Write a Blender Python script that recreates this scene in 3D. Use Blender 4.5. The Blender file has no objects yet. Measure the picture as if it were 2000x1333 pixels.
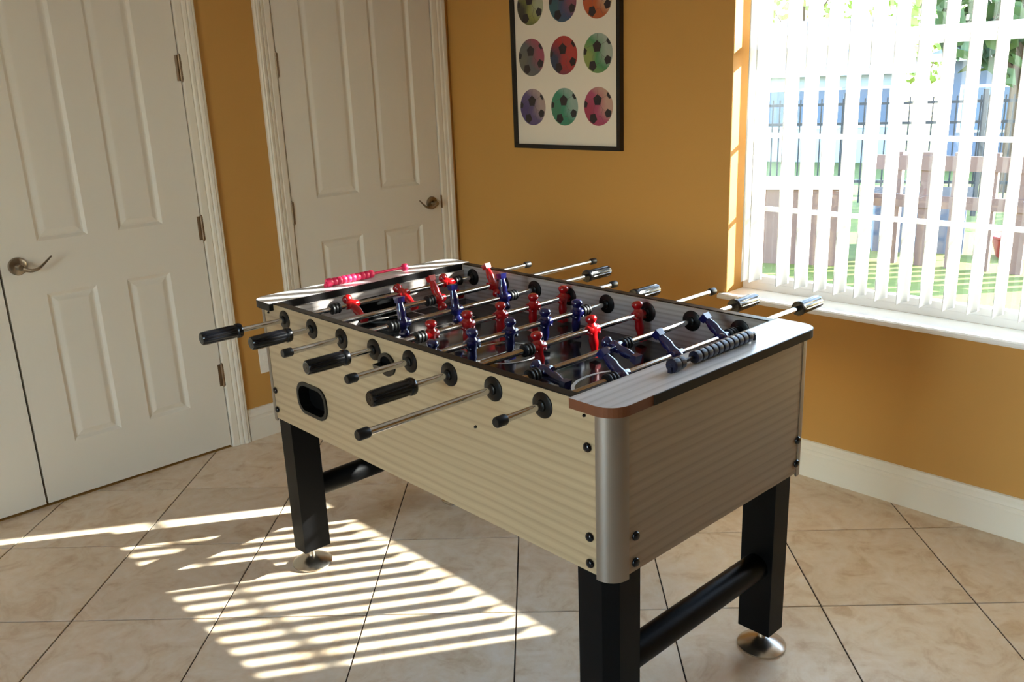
import bpy, bmesh, math, random
from mathutils import Vector, Matrix

random.seed(7)
SC = bpy.context.scene
COL = SC.collection
PI = math.pi

# ------------------------------------------------------------------ camera
cam_d = bpy.data.cameras.new('camera')
cam = bpy.data.objects.new('camera', cam_d)
COL.objects.link(cam)
cam_d.sensor_width = 36.0
cam_d.sensor_fit = 'HORIZONTAL'
cam_d.lens = 30.903
cam_d.clip_start = 0.05
cam_d.clip_end = 400
RT = Vector((0.71925555, -0.69370655, -0.0379826))
DN = Vector((-0.22298328, -0.17872588, -0.95829824))
FW = Vector((0.65798929, 0.69773081, -0.28323454))
M = Matrix((RT, -DN, -FW)).transposed().to_4x4()
M.translation = Vector((-3.02136, -3.58571, 1.5429))
cam.matrix_world = M
SC.camera = cam

# ------------------------------------------------------------------ world, sun, exposure
SUN_AZ, SUN_EL = math.radians(-33.0), math.radians(22.0)
world = bpy.data.worlds.new('sky'); SC.world = world
world.use_nodes = True
wn = world.node_tree; wn.nodes.clear()
wo = wn.nodes.new('ShaderNodeOutputWorld'); wb = wn.nodes.new('ShaderNodeBackground')
sky = wn.nodes.new('ShaderNodeTexSky'); sky.sky_type = 'NISHITA'
sky.sun_disc = False
sky.sun_elevation = SUN_EL
sky.sun_rotation = math.radians(90) - SUN_AZ
sky.air_density = 1.0; sky.dust_density = 0.3; sky.ozone_density = 1.0
wb.inputs['Strength'].default_value = 1.7
wn.links.new(sky.outputs[0], wb.inputs[0]); wn.links.new(wb.outputs[0], wo.inputs[0])

sun_d = bpy.data.lights.new('sun', 'SUN'); sun_d.energy = 24.0; sun_d.angle = math.radians(0.55)
sun_d.color = (1.0, 0.965, 0.92)
sun = bpy.data.objects.new('sun', sun_d); COL.objects.link(sun)
tosun = Vector((math.cos(SUN_AZ) * math.cos(SUN_EL), math.sin(SUN_AZ) * math.cos(SUN_EL), math.sin(SUN_EL)))
sun.rotation_euler = tosun.to_track_quat('Z', 'Y').to_euler()
sun.location = (6, -6, 5)

SC.view_settings.view_transform = 'Standard'
SC.view_settings.look = 'None'
SC.view_settings.gamma = 1.0
SC.view_settings.use_curve_mapping = False
SC.view_settings.exposure = 0.8
SC.cycles.max_bounces = 10
SC.cycles.diffuse_bounces = 6
SC.cycles.transparent_max_bounces = 16
SC.cycles.sample_clamp_indirect = 6.0

# ------------------------------------------------------------------ material helpers
MATS = {}
def srgb(r, g, b):
    f = lambda c: c / 12.92 if c <= 0.04045 else ((c + 0.055) / 1.055) ** 2.4
    return (f(r / 255), f(g / 255), f(b / 255), 1)
def mat(name, color, rough=0.5, metal=0.0, spec=0.5, coat=0.0, bump=None, noise=None, trans=0.0):
    """plain principled material; noise=(scale, amount) varies the colour, bump=(scale, strength) adds fine relief"""
    m = bpy.data.materials.new(name); m.use_nodes = True
    nt = m.node_tree; b = nt.nodes['Principled BSDF']
    b.inputs['Base Color'].default_value = color
    b.inputs['Roughness'].default_value = rough
    b.inputs['Metallic'].default_value = metal
    b.inputs['Specular IOR Level'].default_value = spec
    b.inputs['Coat Weight'].default_value = coat
    b.inputs['Coat Roughness'].default_value = 0.08
    tc = nt.nodes.new('ShaderNodeTexCoord')
    if noise:
        n = nt.nodes.new('ShaderNodeTexNoise'); n.inputs['Scale'].default_value = noise[0]; n.inputs['Detail'].default_value = 5
        nt.links.new(tc.outputs['Object'], n.inputs['Vector'])
        r = nt.nodes.new('ShaderNodeMapRange'); r.inputs['To Min'].default_value = 1 - noise[1]; r.inputs['To Max'].default_value = 1 + noise[1]
        nt.links.new(n.outputs['Fac'], r.inputs['Value'])
        mx = nt.nodes.new('ShaderNodeVectorMath'); mx.operation = 'SCALE'
        mx.inputs[0].default_value = color[:3]
        nt.links.new(r.outputs[0], mx.inputs['Scale']); nt.links.new(mx.outputs[0], b.inputs['Base Color'])
    if bump:
        n2 = nt.nodes.new('ShaderNodeTexNoise'); n2.inputs['Scale'].default_value = bump[0]; n2.inputs['Detail'].default_value = 4
        nt.links.new(tc.outputs['Object'], n2.inputs['Vector'])
        bp = nt.nodes.new('ShaderNodeBump'); bp.inputs['Strength'].default_value = bump[1]; bp.inputs['Distance'].default_value = 0.004
        nt.links.new(n2.outputs['Fac'], bp.inputs['Height']); nt.links.new(bp.outputs[0], b.inputs['Normal'])
    MATS[name] = m
    return m

def wood_mat(name, axis, light, dark, rough=0.38, period=0.0235, coat=0.0):
    """laminate with long grain lines; axis = object axis across which the lines vary"""
    m = bpy.data.materials.new(name); m.use_nodes = True
    nt = m.node_tree; b = nt.nodes['Principled BSDF']
    tc = nt.nodes.new('ShaderNodeTexCoord')
    mp = nt.nodes.new('ShaderNodeMapping')
    sc = [1.6, 1.6, 1.6]; sc[axis] = 60.0
    if axis == 2: sc = [1.3, 1.3, 70.0]
    mp.inputs['Scale'].default_value = sc
    nt.links.new(tc.outputs['Object'], mp.inputs['Vector'])
    n = nt.nodes.new('ShaderNodeTexNoise'); n.inputs['Scale'].default_value = 1.0; n.inputs['Detail'].default_value = 4; n.inputs['Roughness'].default_value = 0.65
    nt.links.new(mp.outputs[0], n.inputs['Vector'])
    sep = nt.nodes.new('ShaderNodeSeparateXYZ'); nt.links.new(tc.outputs['Object'], sep.inputs[0])
    mu = nt.nodes.new('ShaderNodeMath'); mu.operation = 'MULTIPLY'; mu.inputs[1].default_value = 1 / period
    nt.links.new(sep.outputs[axis], mu.inputs[0])
    wob = nt.nodes.new('ShaderNodeTexNoise'); wob.inputs['Scale'].default_value = 1.7
    nt.links.new(tc.outputs['Object'], wob.inputs['Vector'])
    ad = nt.nodes.new('ShaderNodeMath'); ad.operation = 'ADD'
    nt.links.new(mu.outputs[0], ad.inputs[0]); nt.links.new(wob.outputs['Fac'], ad.inputs[1])
    fr = nt.nodes.new('ShaderNodeMath'); fr.operation = 'FRACT'; nt.links.new(ad.outputs[0], fr.inputs[0])
    cr = nt.nodes.new('ShaderNodeValToRGB')
    e = cr.color_ramp.elements
    e[0].position = 0.0; e[0].color = (0.10, 0.10, 0.10, 1); e[1].position = 1.0; e[1].color = (0.30, 0.30, 0.30, 1)
    x = cr.color_ramp.elements.new(0.22); x.color = (0.70, 0.70, 0.70, 1)
    x = cr.color_ramp.elements.new(0.60); x.color = (0.85, 0.85, 0.85, 1)
    nt.links.new(fr.outputs[0], cr.inputs[0])
    a2 = nt.nodes.new('ShaderNodeMath'); a2.operation = 'MULTIPLY_ADD'
    a2.inputs[1].default_value = 0.55
    nt.links.new(cr.outputs[0], a2.inputs[0])
    s2 = nt.nodes.new('ShaderNodeMath'); s2.operation = 'MULTIPLY'; s2.inputs[1].default_value = 0.75
    nt.links.new(n.outputs['Fac'], s2.inputs[0]); nt.links.new(s2.outputs[0], a2.inputs[2])
    mix = nt.nodes.new('ShaderNodeMix'); mix.data_type = 'RGBA'
    mix.inputs[6].default_value = dark; mix.inputs[7].default_value = light
    nt.links.new(a2.outputs[0], mix.inputs[0]); nt.links.new(mix.outputs[2], b.inputs['Base Color'])
    b.inputs['Roughness'].default_value = rough
    b.inputs['Coat Weight'].default_value = coat
    bp = nt.nodes.new('ShaderNodeBump'); bp.inputs['Strength'].default_value = 0.12; bp.inputs['Distance'].default_value = 0.002
    nt.links.new(a2.outputs[0], bp.inputs['Height']); nt.links.new(bp.outputs[0], b.inputs['Normal'])
    MATS[name] = m
    return m

def tile_mat():
    m = bpy.data.materials.new('travertine_tile'); m.use_nodes = True
    nt = m.node_tree; b = nt.nodes['Principled BSDF']
    tc = nt.nodes.new('ShaderNodeTexCoord'); oi = nt.nodes.new('ShaderNodeObjectInfo')
    ofs = nt.nodes.new('ShaderNodeVectorMath'); ofs.operation = 'SCALE'; ofs.inputs[0].default_value = (17.0, 29.0, 11.0)
    nt.links.new(oi.outputs['Random'], ofs.inputs['Scale'])
    add = nt.nodes.new('ShaderNodeVectorMath'); add.operation = 'ADD'
    nt.links.new(tc.outputs['Object'], add.inputs[0]); nt.links.new(ofs.outputs[0], add.inputs[1])
    n1 = nt.nodes.new('ShaderNodeTexNoise'); n1.inputs['Scale'].default_value = 7.5; n1.inputs['Detail'].default_value = 7; n1.inputs['Roughness'].default_value = 0.62; n1.inputs['Distortion'].default_value = 1.4
    n2 = nt.nodes.new('ShaderNodeTexNoise'); n2.inputs['Scale'].default_value = 28; n2.inputs['Detail'].default_value = 6; n2.inputs['Roughness'].default_value = 0.7
    nt.links.new(add.outputs[0], n1.inputs['Vector']); nt.links.new(add.outputs[0], n2.inputs['Vector'])
    cr = nt.nodes.new('ShaderNodeValToRGB')
    e = cr.color_ramp.elements
    e[0].position = 0.30; e[0].color = srgb(208, 180, 144)
    e[1].position = 0.72; e[1].color = srgb(238, 222, 200)
    x = e.new(0.48); x.color = srgb(228, 208, 180)
    nt.links.new(n1.outputs['Fac'], cr.inputs[0])
    mx = nt.nodes.new('ShaderNodeMix'); mx.data_type = 'RGBA'; mx.blend_type = 'OVERLAY'; mx.inputs[0].default_value = 0.35
    nt.links.new(cr.outputs[0], mx.inputs[6]); nt.links.new(n2.outputs['Fac'], mx.inputs[7])
    v = nt.nodes.new('ShaderNodeMapRange'); v.inputs['To Min'].default_value = 0.93; v.inputs['To Max'].default_value = 1.05
    nt.links.new(oi.outputs['Random'], v.inputs['Value'])
    s = nt.nodes.new('ShaderNodeVectorMath'); s.operation = 'SCALE'
    nt.links.new(mx.outputs[2], s.inputs[0]); nt.links.new(v.outputs[0], s.inputs['Scale'])
    nt.links.new(s.outputs[0], b.inputs['Base Color'])
    b.inputs['Roughness'].default_value = 0.36; b.inputs['Specular IOR Level'].default_value = 0.55
    bp = nt.nodes.new('ShaderNodeBump'); bp.inputs['Strength'].default_value = 0.08; bp.inputs['Distance'].default_value = 0.002
    nt.links.new(n2.outputs['Fac'], bp.inputs['Height']); nt.links.new(bp.outputs[0], b.inputs['Normal'])
    MATS['tile'] = m

def glass_mat():
    m = bpy.data.materials.new('window_glass'); m.use_nodes = True
    nt = m.node_tree; nt.nodes.clear()
    o = nt.nodes.new('ShaderNodeOutputMaterial'); t = nt.nodes.new('ShaderNodeBsdfTransparent'); g = nt.nodes.new('ShaderNodeBsdfGlossy')
    g.inputs['Roughness'].default_value = 0.01
    t.inputs['Color'].default_value = (0.93, 0.96, 0.95, 1)
    f = nt.nodes.new('ShaderNodeFresnel'); f.inputs['IOR'].default_value = 1.5
    mx = nt.nodes.new('ShaderNodeMixShader')
    nt.links.new(f.outputs[0], mx.inputs[0]); nt.links.new(t.outputs[0], mx.inputs[1]); nt.links.new(g.outputs[0], mx.inputs[2])
    nt.links.new(mx.outputs[0], o.inputs[0])
    MATS['glass'] = m

def slat_mat():
    m = bpy.data.materials.new('blind_vinyl'); m.use_nodes = True
    nt = m.node_tree; nt.nodes.clear()
    o = nt.nodes.new('ShaderNodeOutputMaterial'); d = nt.nodes.new('ShaderNodeBsdfDiffuse'); t = nt.nodes.new('ShaderNodeBsdfTranslucent')
    d.inputs['Color'].default_value = (0.86, 0.86, 0.85, 1); t.inputs['Color'].default_value = (0.80, 0.80, 0.78, 1)
    mx = nt.nodes.new('ShaderNodeMixShader'); mx.inputs[0].default_value = 0.3
    nt.links.new(d.outputs[0], mx.inputs[1]); nt.links.new(t.outputs[0], mx.inputs[2]); nt.links.new(mx.outputs[0], o.inputs[0])
    MATS['slat'] = m

def ball_mat(name, c0, c1, c2):
    """printed soccer ball: three washes of colour blending into each other over the disc"""
    m = bpy.data.materials.new(name); m.use_nodes = True
    nt = m.node_tree; b = nt.nodes['Principled BSDF']
    tc = nt.nodes.new('ShaderNodeTexCoord')
    n = nt.nodes.new('ShaderNodeTexNoise'); n.inputs['Scale'].default_value = 7; n.inputs['Detail'].default_value = 4
    nt.links.new(tc.outputs['Object'], n.inputs['Vector'])
    mp = nt.nodes.new('ShaderNodeMapping'); mp.inputs['Rotation'].default_value = (math.radians(35), 0, 0)
    nt.links.new(tc.outputs['Object'], mp.inputs['Vector'])
    sp = nt.nodes.new('ShaderNodeSeparateXYZ'); nt.links.new(mp.outputs[0], sp.inputs[0])
    ma = nt.nodes.new('ShaderNodeMath'); ma.operation = 'MULTIPLY_ADD'; ma.inputs[1].default_value = -6.0; ma.inputs[2].default_value = 0.0
    nt.links.new(sp.outputs[1], ma.inputs[0])
    ad = nt.nodes.new('ShaderNodeMath'); ad.operation = 'ADD'
    nt.links.new(ma.outputs[0], ad.inputs[0]); nt.links.new(n.outputs['Fac'], ad.inputs[1])
    cr = nt.nodes.new('ShaderNodeValToRGB'); e = cr.color_ramp.elements
    e[0].position = 0.15; e[0].color = c0; e[1].position = 0.85; e[1].color = c2
    x = e.new(0.5); x.color = c1
    nt.links.new(ad.outputs[0], cr.inputs[0]); nt.links.new(cr.outputs[0], b.inputs['Base Color'])
    b.inputs['Roughness'].default_value = 0.35
    MATS[name] = m
    return m

def leaf_mat(name, c, rough=0.7):
    m = mat(name, c, rough, noise=(3.0, 0.45)); return m

mat('ochre', srgb(192, 144, 76), 0.62, spec=0.3, bump=(160, 0.05), noise=(2.2, 0.03))
mat('ceiling_paint', srgb(232, 228, 218), 0.8)
mat('white_paint', srgb(226, 219, 204), 0.42, spec=0.4, bump=(60, 0.015))
mat('trim_paint', srgb(230, 222, 205), 0.4, spec=0.4)
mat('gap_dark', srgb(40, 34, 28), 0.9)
mat('grout', srgb(58, 45, 35), 0.9)
tile_mat(); glass_mat(); slat_mat()
mat('window_white', srgb(240, 240, 240), 0.4)
mat('nickel', srgb(150, 138, 122), 0.28, metal=1.0)
mat('hinge_metal', srgb(140, 120, 98), 0.38, metal=1.0)
mat('chrome', srgb(206, 208, 212), 0.13, metal=1.0, bump=(30, 0.02))
mat('foot_metal', srgb(206, 198, 186), 0.27, metal=1.0, noise=(20, 0.06))
mat('aluminium', srgb(150, 140, 128), 0.38, metal=0.8)
mat('black_leg', srgb(9, 9, 10), 0.4, spec=0.12)
mat('black_gloss', srgb(8, 9, 13), 0.2, spec=0.4)
mat('black_rubber', srgb(14, 14, 15), 0.45, spec=0.35)
mat('bearing_black', srgb(16, 14, 12), 0.34, spec=0.25)
mat('ring_metal', srgb(104, 102, 96), 0.35, metal=0.8)
mat('black_edge', srgb(18, 16, 16), 0.35, spec=0.2)
mat('hole_black', srgb(4, 4, 4), 0.9, spec=0.1)
mat('bare_mdf', srgb(104, 56, 22), 0.75, noise=(40, 0.15))
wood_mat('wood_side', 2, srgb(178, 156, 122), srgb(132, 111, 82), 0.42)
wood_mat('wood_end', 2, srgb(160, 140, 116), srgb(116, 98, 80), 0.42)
wood_mat('wood_ledge', 1, srgb(222, 220, 220), srgb(168, 164, 162), 0.24)
wood_mat('wood_inner', 2, srgb(176, 168, 162), srgb(112, 102, 97), 0.26, period=0.014)
mat('player_red', srgb(158, 10, 16), 0.18, spec=0.6, coat=0.6)
mat('player_blue', srgb(17, 18, 70), 0.18, spec=0.6, coat=0.6)
mat('bead_pink', srgb(214, 36, 84), 0.4)
mat('bead_navy', srgb(16, 18, 42), 0.3)
mat('field_black', srgb(18, 21, 23), 0.12, spec=0.55, noise=(6, 0.2))
mat('field_white', srgb(212, 212, 208), 0.3)
mat('paper', srgb(226, 216, 200), 0.6)
mat('frame_black', srgb(14, 12, 12), 0.35)
mat('print_dark', srgb(44, 36, 40), 0.45)
mat('print_seam', srgb(96, 84, 84), 0.45)
mat('outlet_white', srgb(236, 232, 222), 0.35)
mat('grass', srgb(92, 100, 30), 0.9, noise=(9, 0.4))
mat('far_pane', srgb(96, 112, 136), 0.2)
mat('box_blue', srgb(84, 98, 122), 0.6)
mat('box_grey', srgb(110, 112, 120), 0.6)
mat('tub_red', srgb(150, 52, 48), 0.45)
mat('stick_yellow', srgb(200, 150, 40), 0.5)
mat('bounce_paving', srgb(196, 190, 180), 0.85, noise=(4, 0.08))
mat('fence_metal', srgb(34, 40, 48), 0.5)
mat('deck_wood', srgb(98, 78, 74), 0.7, noise=(12, 0.15))
mat('house_wall', srgb(176, 184, 200), 0.8)
mat('house_wall_shaded', srgb(92, 100, 122), 0.8)  # blue grey wall, darkened in its colour for the shade on this house
mat('house_roof', srgb(120, 124, 136), 0.9, noise=(14, 0.15))
mat('house_trim', srgb(235, 236, 240), 0.6)
mat('bark', srgb(84, 66, 52), 0.9)
leaf_mat('leaf_dark', srgb(62, 84, 50)); leaf_mat('leaf_light', srgb(128, 146, 70))

# ------------------------------------------------------------------ mesh helpers
def link(o, parent=None):
    COL.objects.link(o)
    if parent is not None: o.parent = parent
    return o
def finish(name, bm, m, parent=None, smooth=False, bevel=0.0):
    if bevel > 0:
        bmesh.ops.bevel(bm, geom=[e for e in bm.edges if len(e.link_faces) == 2 and e.calc_face_angle(0) > 0.6], offset=bevel, segments=2, affect='EDGES', profile=0.5)
    bmesh.ops.recalc_face_normals(bm, faces=bm.faces)
    me = bpy.data.meshes.new(name); bm.to_mesh(me); bm.free()
    for k in (m if isinstance(m, (list, tuple)) else [m]): me.materials.append(MATS[k])
    if smooth:
        for p in me.polygons: p.use_smooth = True
        try: me.set_sharp_from_angle(angle=math.radians(38))
        except Exception: pass
    o = bpy.data.objects.new(name, me)
    return link(o, parent)
def box(bm, x0, x1, y0, y1, z0, z1):
    r = bmesh.ops.create_cube(bm, size=1.0)
    bmesh.ops.scale(bm, vec=(x1 - x0, y1 - y0, z1 - z0), verts=r['verts'])
    bmesh.ops.translate(bm, vec=((x0 + x1) / 2, (y0 + y1) / 2, (z0 + z1) / 2), verts=r['verts'])
    return r['verts']
def boxo(name, m, parent, x0, x1, y0, y1, z0, z1, bevel=0.0):
    bm = bmesh.new(); box(bm, x0, x1, y0, y1, z0, z1)
    return finish(name, bm, m, parent, bevel=bevel)
def lathe(bm, prof, axis='Z', seg=24, origin=(0, 0, 0), sx=1.0, sy=1.0):
    """prof: list of (radius, t) along the axis; closed with end caps"""
    def P(r, t, a):
        u, v = r * math.cos(a) * sx, r * math.sin(a) * sy
        if axis == 'Z': p = (u, v, t)
        elif axis == 'X': p = (t, u, v)
        else: p = (v, t, u)
        return Vector(p) + Vector(origin)
    rings = []
    for r, t in prof:
        if r < 1e-6: rings.append([bm.verts.new(P(0, t, 0))])
        else: rings.append([bm.verts.new(P(r, t, 2 * PI * i / seg)) for i in range(seg)])
    for a, b in zip(rings, rings[1:]):
        for i in range(seg):
            j = (i + 1) % seg
            if len(a) == 1 and len(b) == 1: continue
            if len(a) == 1: bm.faces.new((a[0], b[i], b[j]))
            elif len(b) == 1: bm.faces.new((a[i], a[j], b[0]))
            else: bm.faces.new((a[i], a[j], b[j], b[i]))
    if len(rings[0]) > 1: bm.faces.new(list(reversed(rings[0])))
    if len(rings[-1]) > 1: bm.faces.new(rings[-1])
def latheo(name, m, parent, prof, axis='Z', seg=24, origin=(0, 0, 0), smooth=True):
    bm = bmesh.new(); lathe(bm, prof, axis, seg, origin)
    return finish(name, bm, m, parent, smooth=smooth)
def tube(bm, pts, r, seg=10):
    """round bar through pts; r number or list"""
    pts = [Vector(p) for p in pts]; n = len(pts)
    rr = r if isinstance(r, (list, tuple)) else [r] * n
    rings = []
    up = Vector((0, 0, 1))
    for i, p in enumerate(pts):
        d = (pts[min(i + 1, n - 1)] - pts[max(i - 1, 0)]).normalized()
        s = d.cross(up)
        if s.length < 1e-4: s = d.cross(Vector((1, 0, 0)))
        s.normalize(); t = s.cross(d).normalized()
        rings.append([bm.verts.new(p + (s * math.cos(2 * PI * k / seg) + t * math.sin(2 * PI * k / seg)) * rr[i]) for k in range(seg)])
    for a, b in zip(rings, rings[1:]):
        for k in range(seg):
            bm.faces.new((a[k], a[(k + 1) % seg], b[(k + 1) % seg], b[k]))
    bm.faces.new(list(reversed(rings[0]))); bm.faces.new(rings[-1])
def prism(bm, poly, h0, h1, f):
    """extrude a 2D polygon between h0 and h1; f(u, v, h) -> 3D"""
    a = [bm.verts.new(f(u, v, h0)) for u, v in poly]; b = [bm.verts.new(f(u, v, h1)) for u, v in poly]
    n = len(poly)
    bm.faces.new(a); bm.faces.new(list(reversed(b)))
    for i in range(n): bm.faces.new((a[i], b[i], b[(i + 1) % n], a[(i + 1) % n]))
def holed(bm, outer, holes, h0, h1, f):
    """extruded polygon with holes"""
    loops = []
    for L in [outer] + holes:
        vs = [bm.verts.new(f(u, v, h0)) for u, v in L]
        es = [bm.edges.new((vs[i], vs[(i + 1) % len(vs)])) for i in range(len(vs))]
        loops.append((vs, es))
    bmesh.ops.triangle_fill(bm, edges=[e for _, es in loops for e in es], use_beauty=True)
    top = []
    for (vs, _), L in zip(loops, [outer] + holes):
        top.append([bm.verts.new(f(u, v, h1)) for u, v in L])
    mp = {v: t for (vs, _), ts in zip(loops, top) for v, t in zip(vs, ts)}
    for fc in list(bm.faces):
        if all(v in mp for v in fc.verts): bm.faces.new([mp[v] for v in reversed(fc.verts)])
    for (vs, _), ts in zip(loops, top):
        n = len(vs)
        for i in range(n):
            j = (i + 1) % n
            bm.faces.new((vs[i], vs[j], ts[j], ts[i]))
def rect(u0, u1, v0, v1): return [(u0, v0), (u1, v0), (u1, v1), (u0, v1)]
def rrect(u0, u1, v0, v1, r, seg=6):
    out = []
    for cx, cy, a0 in ((u1 - r, v1 - r, 0), (u0 + r, v1 - r, 90), (u0 + r, v0 + r, 180), (u1 - r, v0 + r, 270)):
        for k in range(seg + 1):
            a = math.radians(a0 + 90 * k / seg); out.append((cx + r * math.cos(a), cy + r * math.sin(a)))
    return out
def tag(o, label, cat, group=None):
    o['label'] = label; o['category'] = cat
    if group: o['group'] = group
    return o
def struct(o): o['kind'] = 'structure'; return o
def empty(name, loc=(0, 0, 0), rz=0.0, parent=None):
    o = bpy.data.objects.new(name, None); o.location = loc; o.rotation_euler = (0, 0, rz); o.empty_display_size = 0.1
    return link(o, parent)
def dup(o, parent, loc=None, rot=None):
    c = o.copy(); COL.objects.link(c); c.parent = parent
    if loc is not None: c.location = loc
    if rot is not None: c.rotation_euler = rot
    return c

# ------------------------------------------------------------------ room shell
XL, YF, ZC = -5.2, -8.5, 2.9          # left wall, front wall, ceiling
WT = 0.20                              # wall thickness
# window opening in wall_right
WY0, WY1, WZ0, WZ1 = -3.14, -1.66, 0.685, 2.15
# door openings in wall_back
D1A, D1B, D2A, D2B, DZ = -2.985, -1.412, -0.986, -0.108, 2.45

bm = bmesh.new()
holed(bm, rect(XL - WT, WT, -0.05, ZC), [rect(D1A, D1B, 0.0005, DZ), rect(D2A, D2B, 0.0005, DZ)], 0, WT, lambda u, v, h: (u, h, v))
struct(finish('wall_back', bm, 'ochre'))
bm = bmesh.new()
holed(bm, rect(YF - WT, 0, -0.05, ZC), [rect(WY0, WY1, WZ0, WZ1)], 0, WT, lambda u, v, h: (h, u, v))
struct(finish('wall_right', bm, 'ochre'))
bm = bmesh.new()   # opening added in the unseen left wall to let in fill light
holed(bm, rect(YF - WT, 0, -0.05, ZC), [rect(-3.1, -1.9, 0.02, 2.1)], 0, WT, lambda u, v, h: (XL - h, u, v))
struct(finish('wall_left', bm, 'ochre'))
bm = bmesh.new(); box(bm, XL, 0, YF - WT, YF, -0.05, ZC); struct(finish('wall_front', bm, 'ochre'))
bm = bmesh.new(); box(bm, XL - WT, WT, YF - WT, WT, ZC, ZC + 0.15); struct(finish('ceiling', bm, 'ceiling_paint'))
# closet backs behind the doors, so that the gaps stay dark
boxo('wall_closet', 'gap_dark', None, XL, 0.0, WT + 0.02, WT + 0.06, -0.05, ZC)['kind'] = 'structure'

# floor: grout bed plus tiles laid on the diagonal
floor = struct(boxo('floor', 'grout', None, XL - WT, WT, YF - WT, WT, -0.06, -0.0035))
TS, TTH, TX, TY = 0.4572, -0.7903, -1.7574, -0.2647
GR = 0.0022
def clip(poly, ax, lim, keep_less):
    out = []
    for i in range(len(poly)):
        a, b = poly[i], poly[(i + 1) % len(poly)]
        ia = (a[ax] <= lim) if keep_less else (a[ax] >= lim); ib = (b[ax] <= lim) if keep_less else (b[ax] >= lim)
        if ia: out.append(a)
        if ia != ib:
            t = (lim - a[ax]) / (b[ax] - a[ax]); out.append((a[0] + t * (b[0] - a[0]), a[1] + t * (b[1] - a[1])))
    return out
def tile_mesh(poly):
    bm = bmesh.new()
    n = len(poly); cx = sum(p[0] for p in poly) / n; cy = sum(p[1] for p in poly) / n
    lo = [bm.verts.new((u, v, -0.009)) for u, v in poly]; mi = [bm.verts.new((u, v, -0.0012)) for u, v in poly]
    tp = []
    for u, v in poly:
        d = Vector((cx - u, cy - v)); d = d.normalized() * 0.0018
        tp.append(bm.verts.new((u + d.x, v + d.y, 0.0)))
    for A, B in ((lo, mi), (mi, tp)):
        for i in range(n): bm.faces.new((A[i], A[(i + 1) % n], B[(i + 1) % n], B[i]))
    bm.faces.new(tp)
    bmesh.ops.recalc_face_normals(bm, faces=bm.faces)
    me = bpy.data.meshes.new('tile'); bm.to_mesh(me); bm.free(); me.materials.append(MATS['tile'])
    return me
ct, st = math.cos(TTH), math.sin(TTH)
hs = TS / 2 - GR
full_tile = tile_mesh([(-hs, -hs), (hs, -hs), (hs, hs), (-hs, hs)])
for iu in range(-14, 18):
    for iv in range(-10, 18):
        cu, cv = (iu + 0.5) * TS, -(iv + 0.5) * TS
        wxy = (TX + ct * cu - st * cv, TY + st * cu + ct * cv)
        corners = [(wxy[0] + ct * a - st * b, wxy[1] + st * a + ct * b) for a, b in ((-hs, -hs), (hs, -hs), (hs, hs), (-hs, hs))]
        xs = [c[0] for c in corners]; ys = [c[1] for c in corners]
        if max(xs) < XL or min(xs) > 0 or max(ys) < YF or min(ys) > 0: continue
        if min(xs) >= XL and max(xs) <= 0 and min(ys) >= YF and max(ys) <= 0:
            o = bpy.data.objects.new('tile', full_tile); o.location = (wxy[0], wxy[1], 0); o.rotation_euler = (0, 0, TTH); link(o, floor)
        else:
            q = corners
            for ax, lim, less in ((0, XL, False), (0, 0.0, True), (1, YF, False), (1, 0.0, True)):
                if q: q = clip(q, ax, lim, less)
            if len(q) < 3: continue
            area = abs(sum(q[i][0] * q[(i + 1) % len(q)][1] - q[(i + 1) % len(q)][0] * q[i][1] for i in range(len(q)))) / 2
            if area < 0.0008: continue
            link(bpy.data.objects.new('tile', tile_mesh(q)), floor)

# baseboards (stepped profile) : profile (out, z)
BP = [(0, 0), (0.016, 0), (0.016, 0.098), (0.0125, 0.104), (0.0125, 0.112), (0.0145, 0.116), (0.011, 0.126), (0.0065, 0.134), (0.006, 0.146), (0, 0.149)]
def baseboard(name, f, a, b):
    bm = bmesh.new(); prism(bm, BP, a, b, f); struct(finish(name, bm, 'trim_paint'))
fb = lambda u, v, h: (h, -u, v)
baseboard('baseboard_back', fb, D1B + 0.089, D2A - 0.079)
baseboard('baseboard_right', lambda u, v, h: (-u, h, v), YF, -0.0)
baseboard('baseboard_left', lambda u, v, h: (XL + u, h, v), -0.9, 0)
baseboard('baseboard_front', lambda u, v, h: (h, YF + u, v), XL, 0)

# door casings: fluted profile (across, out)
def casing_profile(w, mirror):
    P = [(0, 0), (0, 0.010), (0.006, 0.013), (0.030, 0.015), (0.034, 0.012), (0.040, 0.017), (0.050, 0.019), (0.053, 0.015), (0.059, 0.021), (0.070, 0.023), (0.074, 0.018), (0.080, 0.020), (0.086, 0.014), (0.086, 0)]
    P = [(u * w / 0.086, v) for u, v in P]
    return [(-u, v) for u, v in P] if mirror else P
def casing(name, xa, xb):
    o = None
    bm = bmesh.new()
    prism(bm, [(xb + u, v) for u, v in casing_profile(0.086, False)], 0, DZ + 0.086, lambda u, v, h: (u, -v, h))
    prism(bm, [(xa + u, v) for u, v in casing_profile(0.080, True)], 0, DZ + 0.086, lambda u, v, h: (u, -v, h))
    prism(bm, [(DZ + u, v) for u, v in casing_profile(0.086, False)], xa - 0.08, xb + 0.086, lambda u, v, h: (h, -v, u))
    # jambs lining the opening
    box(bm, xb - 0.001, xb + 0.012, -0.0085, 0.12, 0, DZ); box(bm, xa - 0.012, xa + 0.001, -0.0085, 0.12, 0, DZ)
    box(bm, xa, xb, 0.0, 0.12, DZ - 0.001, DZ + 0.012)
    return struct(finish(name, bm, 'trim_paint'))
casing('trim_1', D1A, D1B)
casing('trim_2', D2A, D2B)

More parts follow.
